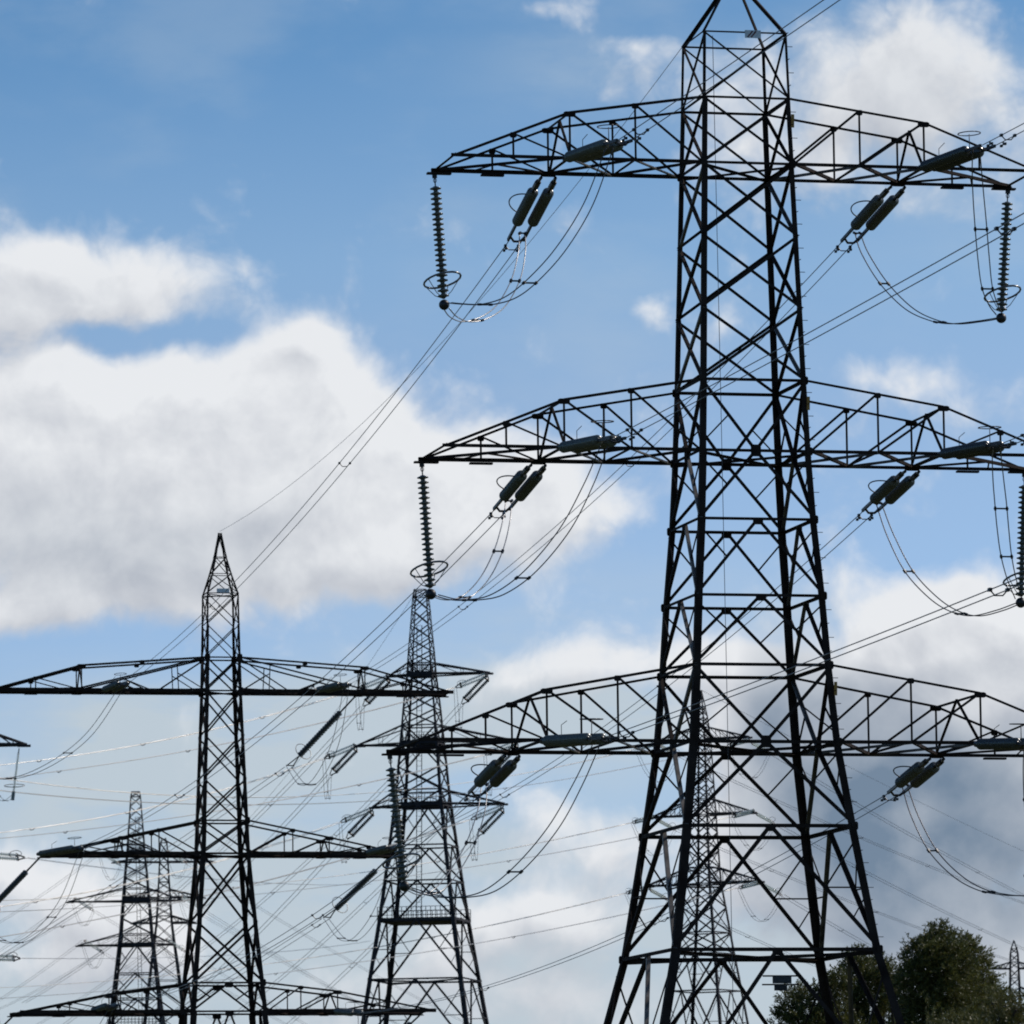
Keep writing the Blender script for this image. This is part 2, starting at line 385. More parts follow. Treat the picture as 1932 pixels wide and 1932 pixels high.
def box_arm(T, side, zt, ht, zb, hb, aL, fr, kneefr, kz, cw, ww, steel, gus=.0, bright=False, tw=.08, strut=False):
    """arm with parallel trusses front and back; square end. kz = height of the knee over the bottom chord"""
    def a(f): return side * (hb + f * (aL - hb))
    def topz(f):
        if f <= kneefr: return zt + (zb + kz - zt) * f / kneefr
        return zb + kz * (1 - f) / (1 - kneefr)
    def tp(f, s): return V((a(f), s * (ht if f == 0 else hb), topz(f))) if f > 0 else V((side * ht, s * ht, zt))
    def bp(f, s): return V((a(f), s * hb, zb))
    b = MB(); st = [0] + list(fr) + [1]
    for s in (-1, 1):
        hn = V((0, s, 0)); prev = 0
        if strut:       # one long strut falls from the leg to the chord under the knee, with short webs below it
            p0, p1 = tp(0, s), bp(kneefr + .04, s)
            b.angle(p0, p1, ww * 1.3, hn)
            b.angle(lerp(p0, p1, .22), bp(kneefr * .22, s), ww * .8, hn); b.angle(lerp(p0, p1, .22) - V((0, 0, .5)), bp(0, s), ww * .8, hn)
            b.angle(p0 - V((0, 0, .1)), bp(kneefr * .38, s), ww, hn)
            b.angle(lerp(p0, p1, .64), bp(kneefr * .44, s), ww, hn); b.angle(lerp(p0, p1, .64), bp(kneefr * .48, s), ww * .8, hn)
        for f in fr:
            if not (strut and f < kneefr): b.angle(tp(f, s), bp(f, s), ww, hn)
        seq = ([0] if not strut else []) + [f for f in fr if not (strut and f < kneefr)]
        for f0, f1 in zip(seq, seq[1:]):
            b.angle(tp(f1, s) - hn * .02, bp(f0, s) - hn * .02, ww * (1.15 if f1 <= kneefr else .9), hn)
    for f in list(fr) + [1]:
        if f in (fr[0], kneefr, 1):
            b.angle(bp(f, -1), bp(f, 1), cw if f == kneefr else ww * 1.2, (0, 0, -1))
    b.angle(tp(kneefr, -1), tp(kneefr, 1), ww * 1.2, (0, 0, 1))
    mid = lerp(tp(kneefr, -1), tp(kneefr, 1), .5)
    b.angle(mid, bp(kneefr, 1), ww, (side, 0, 0)); b.angle(mid, bp(kneefr, -1), ww, (side, 0, 0))
    # plan bracing of the bottom
    stp = [0, fr[0], kneefr, 1]
    pl = MB()
    for f0, f1 in zip(stp, stp[1:]):
        b.angle(bp(f0, -1) - V((0, 0, .02)), bp(f1, 1) - V((0, 0, .02)), cw * .95, (0, 0, -1)); 
        if f1 < 1: pl.angle(bp(f0, 1) - V((0, 0, .05)), bp(f1, -1) - V((0, 0, .05)), cw * .8, (0, 0, -1))
        else:
            q = lerp(bp(f0, -1), bp(f1, 1), .55); b.angle(bp(f0, 1) - V((0, 0, .02)), q, ww, (0, 0, -1)); b.angle(q, bp((f0 + f1) / 2 + .08, 1), ww * .8, (0, 0, -1))
    arm = b.build('cross_arm', steel, T)
    pl.build('plan_brace', STEEL_SUN if bright else steel, arm)
    for s in (-1, 1):
        c = MB(); c.angle(bp(0, s), bp(1, s) + V((side * .12, 0, 0)), cw * 1.05, (0, s, -.15)); c.build('bottom_chord', steel, arm)
        c = MB(); c.angle(tp(0, s), tp(kneefr, s), tw, (0, s, .1)); c.angle(tp(kneefr, s), tp(1, s), tw, (0, s, .1)); c.build('top_chord', steel, arm)
        if gus:
            for f in fr:
                c = MB(); c.plate(tp(f, s) - V((0, 0, .06)), (1, 0, 0), (0, 0, 1), gus * (1.1 if f == kneefr else .62), gus * .5, .025); c.build('gusset_plate', steel, arm)
            for f in (kneefr,):
                c = MB(); c.plate(bp(f, s) - V((0, 0, .02)), (1, 0, 0), (0, 0, 1), gus * 1.4, gus * .45, .03); c.build('gusset_plate', steel, arm)
    if gus:
        c = MB(); c.bar(bp(fr[-1], 1) + V((-.38, 0, -.1)), bp(fr[-1], 1) + V((.38, 0, -.1)), .2, .06); c.build('hold_plate', steel, arm)
        c = MB(); c.bar(bp(1, 1) + V((-side * .55, 0, -.09)), bp(1, 1) + V((side * .25, 0, -.09)), .22, .06); c.build('hanger_plate', steel, arm)
    return a(kneefr)

def point_arm(T, side, zt, ht, zb, hb, aL, n, cw, ww, steel):
    """arm whose four chords run together at the tip"""
    tip = V((side * aL, 0, zb)); b = MB()
    tops = {s: V((side * ht, s * ht, zt)) for s in (-1, 1)}; bots = {s: V((side * hb, s * hb, zb)) for s in (-1, 1)}
    for s in (-1, 1):
        for i in range(1, n):
            f0, f1 = (i - 1) / n, i / n
            b.angle(lerp(tops[s], tip, f1), lerp(bots[s], tip, f1), ww, (0, s, 0)); b.angle(lerp(tops[s], tip, f0), lerp(bots[s], tip, f1), ww, (0, s, 0))
    for i in range(1, n):
        f0, f1 = (i - 1) / n, i / n
        b.angle(lerp(bots[-1], tip, f0), lerp(bots[1], tip, f1), ww, (0, 0, -1)); b.angle(lerp(bots[-1], tip, f1), lerp(bots[1], tip, f1), ww, (0, 0, -1))
    arm = b.build('cross_arm', steel, T)
    for s in (-1, 1):
        c = MB(); c.angle(bots[s], tip + V((0, s * .08, 0)), cw * 1.4, (0, s, -.6)); c.build('bottom_chord', steel, arm)
        c = MB(); c.angle(tops[s], tip + V((0, s * .08, .1)), cw, (0, s, .6)); c.build('top_chord', steel, arm)
    c = MB(); c.bar(tip + V((-side * .9, 0, -.05)), tip + V((side * .35, 0, -.05)), .34, .22); c.build('tip_plate', steel, arm)

def tip_world(T, p):
    return V(T.location) + Matrix.Rotation(T.rotation_euler.z, 3, 'Z') @ V(p)

# ---- the big near tower
XA, DA, YA = 7.502, 206.144, .2287
HA = 1.7
lvA = [(40.02, 1.408, .085), (37.84, 1.4675, .085), (35.667, 1.537, .15), (33.28, 1.611, .17), (30.89, 1.685, .17), (28.5, 1.758, .18), (26.17, 1.846, .19), (23.93, 1.96, .21), (21.43, 2.153, .22), (19.17, 2.2895, .225), (16.667, 2.486, .235), (13.94, 2.851, .245), (9.95, 3.431, .255), (3.45, 4.99, .265), (-HA, 6.20, .27)]
lvA = [(z + HA, h, w) for z, h, w in lvA]
patA = ['X', 'X', 'X', 'X', 'X', 'V', 'A', 'A', 'A', 'V', 'A', 'W', 'W', 'A']
bwA = lambda i: [.06, .085, .10, .10, .10, .11, .11, .105, .105, .115, .125, .135, .135, .14, .14][i]
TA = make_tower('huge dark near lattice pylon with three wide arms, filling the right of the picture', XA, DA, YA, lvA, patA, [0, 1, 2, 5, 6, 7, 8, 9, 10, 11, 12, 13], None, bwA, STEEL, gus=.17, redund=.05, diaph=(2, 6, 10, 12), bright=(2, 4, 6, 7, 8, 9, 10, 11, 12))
# peak
b = MB(); z0 = lvA[0][0]
for k in range(4):
    b.angle(corner(k, z0, 1.408), V((CS[k][0] * .12, CS[k][1] * .12, z0 + 2.05)), .11, (CS[k][0], CS[k][1], 0))
b.plate(V((0, 0, z0 + 2.05)), (1, 0, 0), (0, 0, 1), .22, .18, .2)
b.build('earthwire_peak', STEEL, TA)
frA = (.272, .537, .765)
armsA = {'top': (37.84, 1.4675, 35.667, 1.537, 9.81, 1.50), 'middle': (28.5, 1.758, 26.17, 1.846, 10.273, 1.55), 'bottom': (19.17, 2.2895, 16.667, 2.486, 11.30, 1.62)}
for nm, (zt, ht, zb, hb, aL, kz) in armsA.items():
    for sd_ in (-1, 1):
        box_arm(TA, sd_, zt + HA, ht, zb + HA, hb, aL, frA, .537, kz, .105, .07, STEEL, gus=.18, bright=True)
# plates and small fittings of the near tower
c = MB(); c.plate(V((.25, -1.44, z0 - .06)), (1, 0, 0), (0, 0, 1), .27, .13, .012, .04); pl_ = c.build('circuit_plate', WHITE, TA)
c = MB()
for x in (.14, .26):
    c.bar(V((x - .07, -1.452, z0 - .16)), V((x + .1, -1.452, z0 + .04)), .045, .006, (0, 1, 0))
c.build('stripe', REDP, pl_)
for zz, hh in ((37.1, 1.50), (27.75, 1.78), (18.4, 2.36)):
    c = MB(); c.bar(V((hh + .02, -hh - .03, zz + HA - .22)), V((hh + .03, -hh - .03, zz + HA + .22)), .10, .02, (0, 1, 0)); c.build('phase_plate', YEL, TA)
for k in (1,):
    c = MB()
    for (za, ha, wa), (zc, hc, wc) in zip(lvA, lvA[1:]):
        nb = max(1, int((za - zc) / .38))
        for i in range(nb):
            o = corner(k, za + (zc - za) * i / nb, ha + (hc - ha) * i / nb)
            dv = V((CS[k][0], 0, 0)) if i % 2 else V((0, CS[k][1], 0))
            c.bar(o, o + dv * .17, .02)
    c.build('step_bolts', STEEL, TA)
c = MB(); c.tube([V((-1.05, -1.2, lvA[0][0] - .1)), V((-1.0, -1.3, 30)), V((-.98, -1.4, 20)), V((-.95, -1.5, 4))], .012, 4); c.build('down_lead', WIRE, TA)
# notices on the climbing guard
for yv, xo, zc, wv, hv in ((-3.70, .05, 8.97, .31, .12), (3.70, 2.05, 9.05, .22, .10)):
    c = MB(); c.bar(V((-.62 + xo, yv, zc + HA + hv)), V((.62 + xo, yv, zc + HA + hv)), .05); rod = c.build('notice_rail', STEEL, TA)
    c = MB(); c.plate(V((xo, yv - .04, zc + HA)), (1, 0, 0), (0, 0, 1), wv, hv, .03, .05); c.build('notice', BACK, rod)

# ---- the slim pointed tower to its left
XB, DB, YB = -17.40, 376.0, R_(12.2)
k = DB / 12000 / math.cos(R_(9.6)) / 2
def wB(px_): return px_ * k
lvB = [(45.3, .10, .08), (43.83, wB(22), .09), (42.81, wB(38), .09), (41.61, wB(60), .10), (39.75, wB(62), .10), (37.78, wB(65), .14), (35.79, wB(68), .19), (33.14, wB(74), .20), (30.56, wB(80), .20), (28.08, wB(86), .21), (26.13, wB(91), .24), (22.06, wB(112), .25), (18.49, wB(133), .26), (16.81, wB(142), .27), (9, wB(184), .34), (0, wB(232), .34)]
patB = ['X', 'X', 'X', 'X', 'X', 'X', 'X', 'X', 'X', 'X', 'X', 'X', 'A', 'W', 'W']
bwB = lambda i: [.05, .05, .05, .06, .06, .095, .105, .105, .105, .105, .14, .14, .12, .12, .12, .12][i]
TB = make_tower('slim dark pylon with a sharp pointed peak, left of the near one', XB, DB, YB, lvB, patB, [1, 2, 3, 5, 6, 9, 10, 12, 13], None, bwB, STEEL, gus=.26, gfrom=5, redund=.08, diaph=(3, 6, 10))
armsB = {'top': (37.78, wB(65), 35.79, wB(68), 13.75, 1.45, .585, (.3, .585, .8)), 'middle': (28.08, wB(86), 26.13, wB(91), 10.55, .95, .52, (.28, .52, .78)), 'bottom': (18.49, wB(133), 16.81, wB(142), 12.25, 1.15, .42, (.2, .42, .72))}
for nm, (zt, ht, zb, hb, aL, kz, kf, fr) in armsB.items():
    for sd_ in (-1, 1):
        box_arm(TB, sd_, zt, ht, zb, hb, aL, fr, kf, kz, .19, .075, STEEL, gus=.24, tw=.11, strut=(nm == 'top'))
c = MB(); c.plate(V((0, -wB(60) - .05, 41.75)), (1, 0, 0), (0, 0, 1), .38, .12, .02, .04); c.build('number_plate', WHITE, TB)

# ---- platform towers: C between the two, F (the same design turned about) far left
mC = 700 / 12000
def zC(y): return at(797, y, 700).z
def wC(px_): return px_ / 2 * mC / math.cos(R_(10))
lvC = [(zC(1113), wC(23), .10), (zC(1126), wC(27), .10), (zC(1152), wC(31), .10), (zC(1180), wC(35), .11), (zC(1206), wC(39), .11), (zC(1230), wC(43), .12), (zC(1252), wC(46), .16), (zC(1274), wC(49), .20), (zC(1308), wC(56), .20), (zC(1340), wC(62), .20), (zC(1370), wC(67), .22), (zC(1404), wC(73), .28), (zC(1448), wC(80), .28), (zC(1492), wC(87), .30), (zC(1521), wC(94), .34), (zC(1597), wC(111), .36), (zC(1664), wC(127), .38), (zC(1738), wC(146), .42), (zC(1850), wC(178), .46), (zC(1990), wC(218), .5), (zC(2180), wC(270), .55), (0, wC(335), .6)]
patC = ['X', 'X', 'X', 'X', 'X', 'X', 'V', 'X', 'X', 'X', 'V', 'A', 'X', 'V', 'A', 'A', 'A', 'W', 'W', 'W', 'W']
def tallC(label, X, Y, yaw):
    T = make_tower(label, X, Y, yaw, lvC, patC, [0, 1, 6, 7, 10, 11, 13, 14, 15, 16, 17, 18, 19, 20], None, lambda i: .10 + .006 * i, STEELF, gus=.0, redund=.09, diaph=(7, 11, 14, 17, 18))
    for (zt, ht, zb, hb, aL, aR) in ((zC(1252), wC(46), zC(1274), wC(49), 62, 130), (zC(1370), wC(67), zC(1404), wC(73), 124, 180), (zC(1492), wC(87), zC(1521), wC(94), 97, 155)):
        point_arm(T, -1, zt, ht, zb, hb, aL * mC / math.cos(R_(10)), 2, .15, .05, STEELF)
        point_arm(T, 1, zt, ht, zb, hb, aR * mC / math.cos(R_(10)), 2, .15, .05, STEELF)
        b = MB()
        for s in (-1, 1): b.bar(V((-hb, s * hb * .8, zb + .05)), V((hb, s * hb * .8, zb + .05)), .5, .55)
        pf = b.build('platform', STEELF, T)
        for s in (-1, 1):
            b = MB()
            for dz in (.7, 1.2): b.bar(V((-hb * .7, s * hb * .8, zb + dz)), V((hb * .7, s * hb * .8, zb + dz)), .05)
            for i in range(7): b.bar(V((-hb * .7 + hb * 1.4 * i / 6, s * hb * .8, zb + .2)), V((-hb * .7 + hb * 1.4 * i / 6, s * hb * .8, zb + 1.2)), .05)
            b.build('handrail', STEELF, pf)
    z, h = zC(1738), wC(146)
    b = MB(); b.bar(V((-h * .97, 0, z)), V((h * .97, 0, z)), h * 1.9, .45); pf = b.build('platform', STEELF, T)
    for s in (-1, 1):
        b = MB()
        for dz in (.5, .95, 1.4): b.bar(V((-h, s * h, z + dz)), V((h, s * h, z + dz)), .06)
        for i in range(17): b.bar(V((-h + 2 * h * i / 16, s * h, z)), V((-h + 2 * h * i / 16, s * h, z + 1.4)), .06)
        b.build('handrail', STEELF, pf)
    b = MB(); zt_ = zC(1180); zb_ = zC(1740)
    for s in (-1, 1): b.bar(V((s * .28 - .2, 0, zt_)), V((s * .28 - .6, 0, zb_)), .08)
    for i in range(60):
        f = i / 59; b.bar(V((-.28 - .2 - .4 * f, 0, zt_ + (zb_ - zt_) * f)), V((.28 - .2 - .4 * f, 0, zt_ + (zb_ - zt_) * f)), .04)
    b.build('ladder', STEELF, T)
    return T
cC = at(797, 1404, 700)
TC = tallC('tall pylon with railed platforms rising between the pointed and the near pylon', cC.x, 700, R_(-11))
cF = at(257, 1692, 993)
TF = tallC('distant pylon with railed platforms, behind the left arms of the pointed pylon', cF.x, 993, R_(180))

# ---- tall narrow tower seen through the legs of the near one
DE = 720; mE = DE / 12000
def zE(y): return at(1328, y, DE).z
hE = lambda outer: outer * mE / 1.352
lvE = [(zE(1302), .10, .09), (zE(1333), hE(9), .11), (zE(1352), hE(13), .12), (zE(1372), hE(16), .13), (zE(1396), hE(18.5), .15), (zE(1424), hE(20.5), .16), (zE(1452), hE(22), .16), (zE(1480), hE(23.5), .17), (zE(1508), hE(25), .18), (zE(1538), hE(27), .2), (zE(1570), hE(28.5), .2), (zE(1604), hE(30.5), .2), (zE(1637), hE(32.5), .22), (zE(1668), hE(35), .24), (zE(1712), hE(43), .25), (zE(1760), hE(51), .26), (zE(1800), hE(58), .27), (zE(1870), hE(71), .28), (zE(1990), hE(92), .3), (zE(2180), hE(126), .32), (0, hE(172), .34)]
patE = ['X'] * 16 + ['W', 'W', 'W', 'W']
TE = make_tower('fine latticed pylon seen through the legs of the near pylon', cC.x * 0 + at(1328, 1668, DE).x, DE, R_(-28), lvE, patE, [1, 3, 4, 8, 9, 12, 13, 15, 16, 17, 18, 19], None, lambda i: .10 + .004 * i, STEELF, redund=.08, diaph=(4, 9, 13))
armE = [(zE(1372), hE(16), zE(1396), hE(18.5), 6.0), (zE(1508), hE(25), zE(1538), hE(27), 6.45), (zE(1637), hE(32.5), zE(1668), hE(35), 7.25)]
for zt, ht, zb, hb, aL in armE:
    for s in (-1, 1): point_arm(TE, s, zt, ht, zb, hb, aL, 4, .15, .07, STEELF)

# ---- smaller far towers
def small_tower(label, x, D, ys, hw, arms, yaw, lwk=1.0, peak=True):
    m_ = D / 12000
    lv = [(at(x, y, D).z, h * m_, (.10 + .02 * i ** .8) * lwk) for i, (y, h) in enumerate(zip(ys, hw))]; lv.append((0, hw[-1] * m_ * 2.0, .3 * lwk))
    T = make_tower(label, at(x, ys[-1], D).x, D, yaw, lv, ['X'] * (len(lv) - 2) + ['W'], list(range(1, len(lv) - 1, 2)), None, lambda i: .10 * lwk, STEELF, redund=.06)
    for it, ib, ln in arms:
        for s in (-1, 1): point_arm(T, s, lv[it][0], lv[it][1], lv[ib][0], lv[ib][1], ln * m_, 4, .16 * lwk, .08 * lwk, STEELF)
    return T
TG = small_tower('thin far pylon close beside the distant platform pylon', 311, 1100, [1581, 1590, 1612, 1627, 1645, 1664, 1678, 1694, 1712, 1728, 1742, 1775, 1810, 1850, 1900, 1960],
                 [4, 7, 8.5, 9, 10, 11, 12, 13, 14, 15, 16, 20, 25, 30, 36, 43], [(2, 3, 95), (6, 7, 75), (9, 10, 60)], R_(6), 1.25)
TH = small_tower('tiny far pylon with one visible arm above the trees at the right edge', 1917, 1300, [1774, 1790, 1800, 1815, 1828, 1845, 1862, 1880, 1900, 1930, 1970],
                 [1, 6, 8, 8.5, 9, 9.5, 10, 10.5, 11.5, 14, 18], [(3, 4, 50), (6, 7, 50), (8, 9, 48)], R_(3), 1.3)
TI = small_tower('lattice pylon mostly outside the left edge, one arm tip reaching in', -75, 600, [1255, 1290, 1330, 1368, 1407, 1460, 1510, 1570, 1612, 1680, 1740, 1775, 1808, 1900],
                 [1, 10, 16, 20, 23, 26, 30, 34, 38, 44, 50, 54, 58, 70], [(3, 4, 127), (7, 8, 60), (11, 12, 62)], R_(4), 1.1)

# ------------------------------------------------------------------ insulators
DISC = [(0, .035), (.02, .05), (.035, .10), (.05, .150), (.075, .152), (.085, .11), (.10, .055), (.13, .04)]
def discs(b, p, q, n, rk=1.0, seg=14, lite=False):
    p, q = V(p), V(q); L = (q - p).length; st = L / n; prof = []
    base = [(.0, .04), (.35, .15), (.55, .15), (.7, .05)] if lite else [(.0, .058), (.10, .066), (.20, .10), (.33, .148), (.42, .155), (.54, .150), (.62, .105), (.72, .07), (.84, .058)]
    for i in range(n):
        for t, r in base: prof.append((i * st + t * st, r * rk))
    prof.append((L, .04)); b.lathe(p, q, prof, seg)
def ring_pts(c, u, v, ru, rv, a0=0.0, a1=2 * math.pi, n=20):
    return [V(c) + V(u) * (ru * math.cos(a0 + (a1 - a0) * i / n)) + V(v) * (rv * math.sin(a0 + (a1 - a0) * i / n)) for i in range(n + 1)]

def pilot_string(P, Q, label, side):
    """hanging string that holds the slack jumper: hanger, discs, tilted arcing ring, round weight"""
    P, Q = V(P), V(Q); T = thing('insulator_string', label, 'insulator', P, 0, 'hanging pilot strings of the near pylon'); P0, q = V((0, 0, 0)), Q - P
    d = q.normalized(); L = q.length
    b = MB(); b.bar(P0, d * .12, .16, .1, (0, 1, 0)); b.tube([P0, d * .42], .022, 6); b.tube(ring_pts(d * .2, (1, 0, 0), (0, 0, 1), .05, .07), .012, 5); b.build('hanger', FIT, T)
    b = MB(); n = 22; discs(b, d * .40, d * (L - .2), n, 1.22, 18); b.build('disc_stack', PORC, T, True)
    c = d * (L - .82); u = V((.94, -.05, .22)); u.normalize(); v = V((.05, .95, -.30)); v.normalize()
    b = MB(); b.tube(ring_pts(c, u, v, .62, .50), .034, 8)
    for t in (.15, 1.3, 2.9, 3.9): 
        e = c + u * (.62 * math.cos(t)) + v * (.50 * math.sin(t)); b.tube([e, lerp(e, d * (L - .25), .55) - V((0, 0, .12)), d * (L - .2)], .014, 6)
    b.build('arcing_ring', RINGM, T, True)
    b = MB(); R = .175; b.lathe(d * (L - R), d * (L + R), [(R - R * math.cos(math.pi * i / 10), max(.01, R * math.sin(math.pi * i / 10))) for i in range(11)], 16); b.build('jumper_weight', FIT, T, True)
    return T

def tension_pair(P, Q, label, sepv, mt, n, rk, hornside, group, seg=16, horn=True, hang=.55, tail=.85, flat=False):
    """two parallel strings from the arm (P) to the conductor yoke (Q)"""
    P, Q = V(P), V(Q); T = thing('insulator_string', label, 'insulator', P, 0, group); q = Q - P; d = q.normalized(); L = q.length
    for s in (-1, 1):
        o = sepv * s
        b = MB(); discs(b, o + d * hang, o + d * (L - tail), n, rk, seg, seg < 10); b.build('disc_stack', mt, T, True)
        b = MB(); b.tube([o * .9, o + d * hang * .3, o + d * hang * .32, o + d * hang * .7, o + d * hang * .72, o + d * (hang + .1)], .045 * rk, 6)
        for i_ in range(12, 24): b.v[i_] = b.v[i_] + (b.v[i_] - (o + d * (hang * (.32 if i_ < 18 else .7)))) * .9
        b.build('link', FIT, T)
        b = MB(); b.bar(o + d * (L - tail - .05), o + d * (L - .1), .06 * rk, .08 * rk); b.build('dead_end_clamp', FIT, T)
    b = MB(); b.tube([-sepv + d * (L - .45), -sepv * .4 + d * (L - .3) + V((0, 0, -.12)), sepv * .4 + d * (L - .3) + V((0, 0, -.12)), sepv + d * (L - .45)], .035 * rk, 6); b.build('yoke_bar', FIT, T)
    if horn:
        hs = V(hornside); b = MB()
        if flat:
            b.tube(ring_pts(d * (L - tail - .3) + hs * .62, d, hs.cross(d).normalized(), .50, .34), .018, 6); b.tube([d * (L - tail - .3) + hs * .6, d * (L - tail - .3) + hs * .1], .015, 5)
            b.tube([d * (hang + .7) + hs * .1, d * (hang + .7) + hs * .5, d * (hang + 1.2) + hs * .62], .012, 5)
        else:
            c0 = d * (hang + (L - hang - tail) * .42) - sepv
            b.tube(ring_pts(c0, d, hs, .85, .58, .15, math.pi - .15), .022, 6)
        b.build('arcing_horn', FIT, T, True)
    return T

armax = V((math.cos(YA), math.sin(YA), 0))
side_name = {-1: 'left', 1: 'right'}
ENDF = {('top', -1): (972, 455), ('middle', -1): (945, 962), ('bottom', -1): (898, 1497), ('top', 1): (1600, 457), ('middle', 1): (1640, 965), ('bottom', 1): (1688, 1497)}
ENDN = {('top', -1): (1180, 264), ('middle', -1): (1168, 826), ('bottom', -1): (1152, 1392), ('top', 1): (1866, 274), ('middle', 1): (1905, 836), ('bottom', 1): (1960, 1402)}
BALL = {('top', -1): (838, 575), ('middle', -1): (813, 1121), ('bottom', -1): (763, 1672), ('top', 1): (1889, 600), ('middle', 1): (1926, 1137), ('bottom', 1): (1962, 1690)}
YOKE_F, YOKE_N, BALLP = {}, {}, {}
for nm, (zt, ht, zb, hb, aL, kz) in armsA.items():
    for s in (-1, 1):
        ak = s * (hb + .537 * (aL - hb))
        pf = tip_world(TA, (ak, hb, zb + HA - .12)); pn = tip_world(TA, (ak, -hb, zb + HA - .05)); tp_ = tip_world(TA, (s * aL, hb, zb + HA - .12))
        ef = at(*ENDF[nm, s], pf.y + 5.6); en = at(*ENDN[nm, s], pn.y - 5.3); bl = at(*BALL[nm, s], tp_.y)
        YOKE_F[nm, s], YOKE_N[nm, s], BALLP[nm, s] = ef, en, bl
        tension_pair(pf, ef, f'grey twin insulators slanting away down-left under the near pylon\'s {side_name[s]} {nm} arm', armax * .265, PORC, 17, 1.25, -RT * .95 + UP * .3, 'tension strings of the near pylon', hang=1.3, tail=1.75)
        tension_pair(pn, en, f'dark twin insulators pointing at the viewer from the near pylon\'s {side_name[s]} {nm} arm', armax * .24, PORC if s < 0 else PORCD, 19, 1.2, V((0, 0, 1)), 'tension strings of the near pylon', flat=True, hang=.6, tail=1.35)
        pilot_string(tp_, bl, f'ribbed insulator with ring and ball hanging from the near pylon\'s {side_name[s]} {nm} arm tip', s)

# ------------------------------------------------------------------ wires
def cr(pts, n=9):
    pts = [V(p) for p in pts]; P = [pts[0] * 2 - pts[1]] + pts + [pts[-1] * 2 - pts[-2]]; out = []
    for i in range(1, len(P) - 2):
        for k in range(n):
            t = k / n
            out.append(.5 * ((2 * P[i]) + (P[i + 1] - P[i - 1]) * t + (2 * P[i - 1] - 5 * P[i] + 4 * P[i + 1] - P[i + 2]) * t * t + (3 * P[i] - P[i - 1] - 3 * P[i + 1] + P[i + 2]) * t ** 3))
    out.append(pts[-1]); return out

def jumper(pts, label, mt, sep, spac, r=.02, group='jumper loops of the near pylon'):
    o = V(pts[0]); T = thing('jumper_wire', label, 'jumper cable', o, 0, group); c = [p - o for p in cr(pts)]; N = len(c)
    off = []
    for i in range(N):
        t = i / (N - 1); off.append(sep * (.35 + .65 * math.sin(math.pi * min(1, max(0, 1 - abs(2 * t - 1) * .75)) * .5)))
    for s in (-1, 1):
        b = MB(); b.tube([p + e * s for p, e in zip(c, off)], r, 6); b.build('conductor', mt, T, True)
    for f in spac:
        i = int(f * (N - 1)); b = MB(); b.bar(c[i] - off[i] * 1.25, c[i] + off[i] * 1.25, .05, .05)
        for s in (-1, 1): b.bar(c[i] + off[i] * s - (c[i] - c[i - 1]).normalized() * .07, c[i] + off[i] * s + (c[i] - c[i - 1]).normalized() * .07, .075)
        b.build('spacer', FIT, T)

def px_path(pl, Y0, Y1):
    n = len(pl) - 1; return [at(x, y, Y0 + (Y1 - Y0) * i / n) for i, (x, y) in enumerate(pl)]
JF = {('top', -1): [(986, 440), (984, 480), (972, 530), (945, 577), (912, 600), (880, 607), (856, 598), (842, 582)],
      ('middle', -1): [(960, 945), (955, 985), (940, 1040), (915, 1090), (885, 1122), (862, 1131), (840, 1131), (818, 1124)],
      ('bottom', -1): [(914, 1480), (908, 1530), (888, 1590), (860, 1640), (828, 1678), (800, 1688), (780, 1682), (768, 1675)],
      ('top', 1): [(1618, 440), (1632, 478), (1668, 535), (1715, 582), (1760, 604), (1800, 611), (1850, 606), (1886, 600)],
      ('middle', 1): [(1658, 950), (1680, 1010), (1715, 1078), (1760, 1127), (1800, 1153), (1840, 1162), (1885, 1152), (1922, 1138)],
      ('bottom', 1): [(1706, 1480), (1726, 1540), (1760, 1605), (1805, 1652), (1850, 1678), (1895, 1688), (1930, 1690), (1958, 1690)]}
JN = {('top', -1): [(845, 571), (880, 574), (920, 574), (965, 560), (1010, 524), (1060, 467), (1110, 385), (1150, 280)],
      ('middle', -1): [(820, 1122), (855, 1131), (890, 1132), (940, 1121), (1000, 1078), (1065, 1000), (1110, 915), (1140, 842)],
      ('bottom', -1): [(770, 1675), (820, 1690), (870, 1693), (925, 1680), (985, 1632), (1045, 1560), (1090, 1480), (1125, 1405)],
      ('top', 1): [(1886, 594), (1874, 575), (1862, 540), (1855, 480), (1850, 420), (1846, 370), (1843, 320), (1842, 285)],
      ('middle', 1): [(1922, 1130), (1908, 1090), (1898, 1045), (1892, 995), (1888, 950), (1884, 910), (1881, 870), (1880, 845)],
      ('bottom', 1): [(1958, 1685), (1955, 1640), (1950, 1590), (1946, 1540), (1943, 1500), (1941, 1460), (1940, 1430), (1940, 1405)]}
for (nm, s), pl in JF.items():
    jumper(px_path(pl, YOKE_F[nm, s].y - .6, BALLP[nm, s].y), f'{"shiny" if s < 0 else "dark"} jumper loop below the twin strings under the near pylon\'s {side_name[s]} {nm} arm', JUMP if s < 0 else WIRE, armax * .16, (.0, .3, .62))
for (nm, s), pl in JN.items():
    jumper(px_path(pl, BALLP[nm, s].y, YOKE_N[nm, s].y + .8), f'dark jumper loop rising from the hanging insulator\'s foot, near pylon\'s {side_name[s]} {nm} arm', WIRE, armax * .20, (.28, .55))

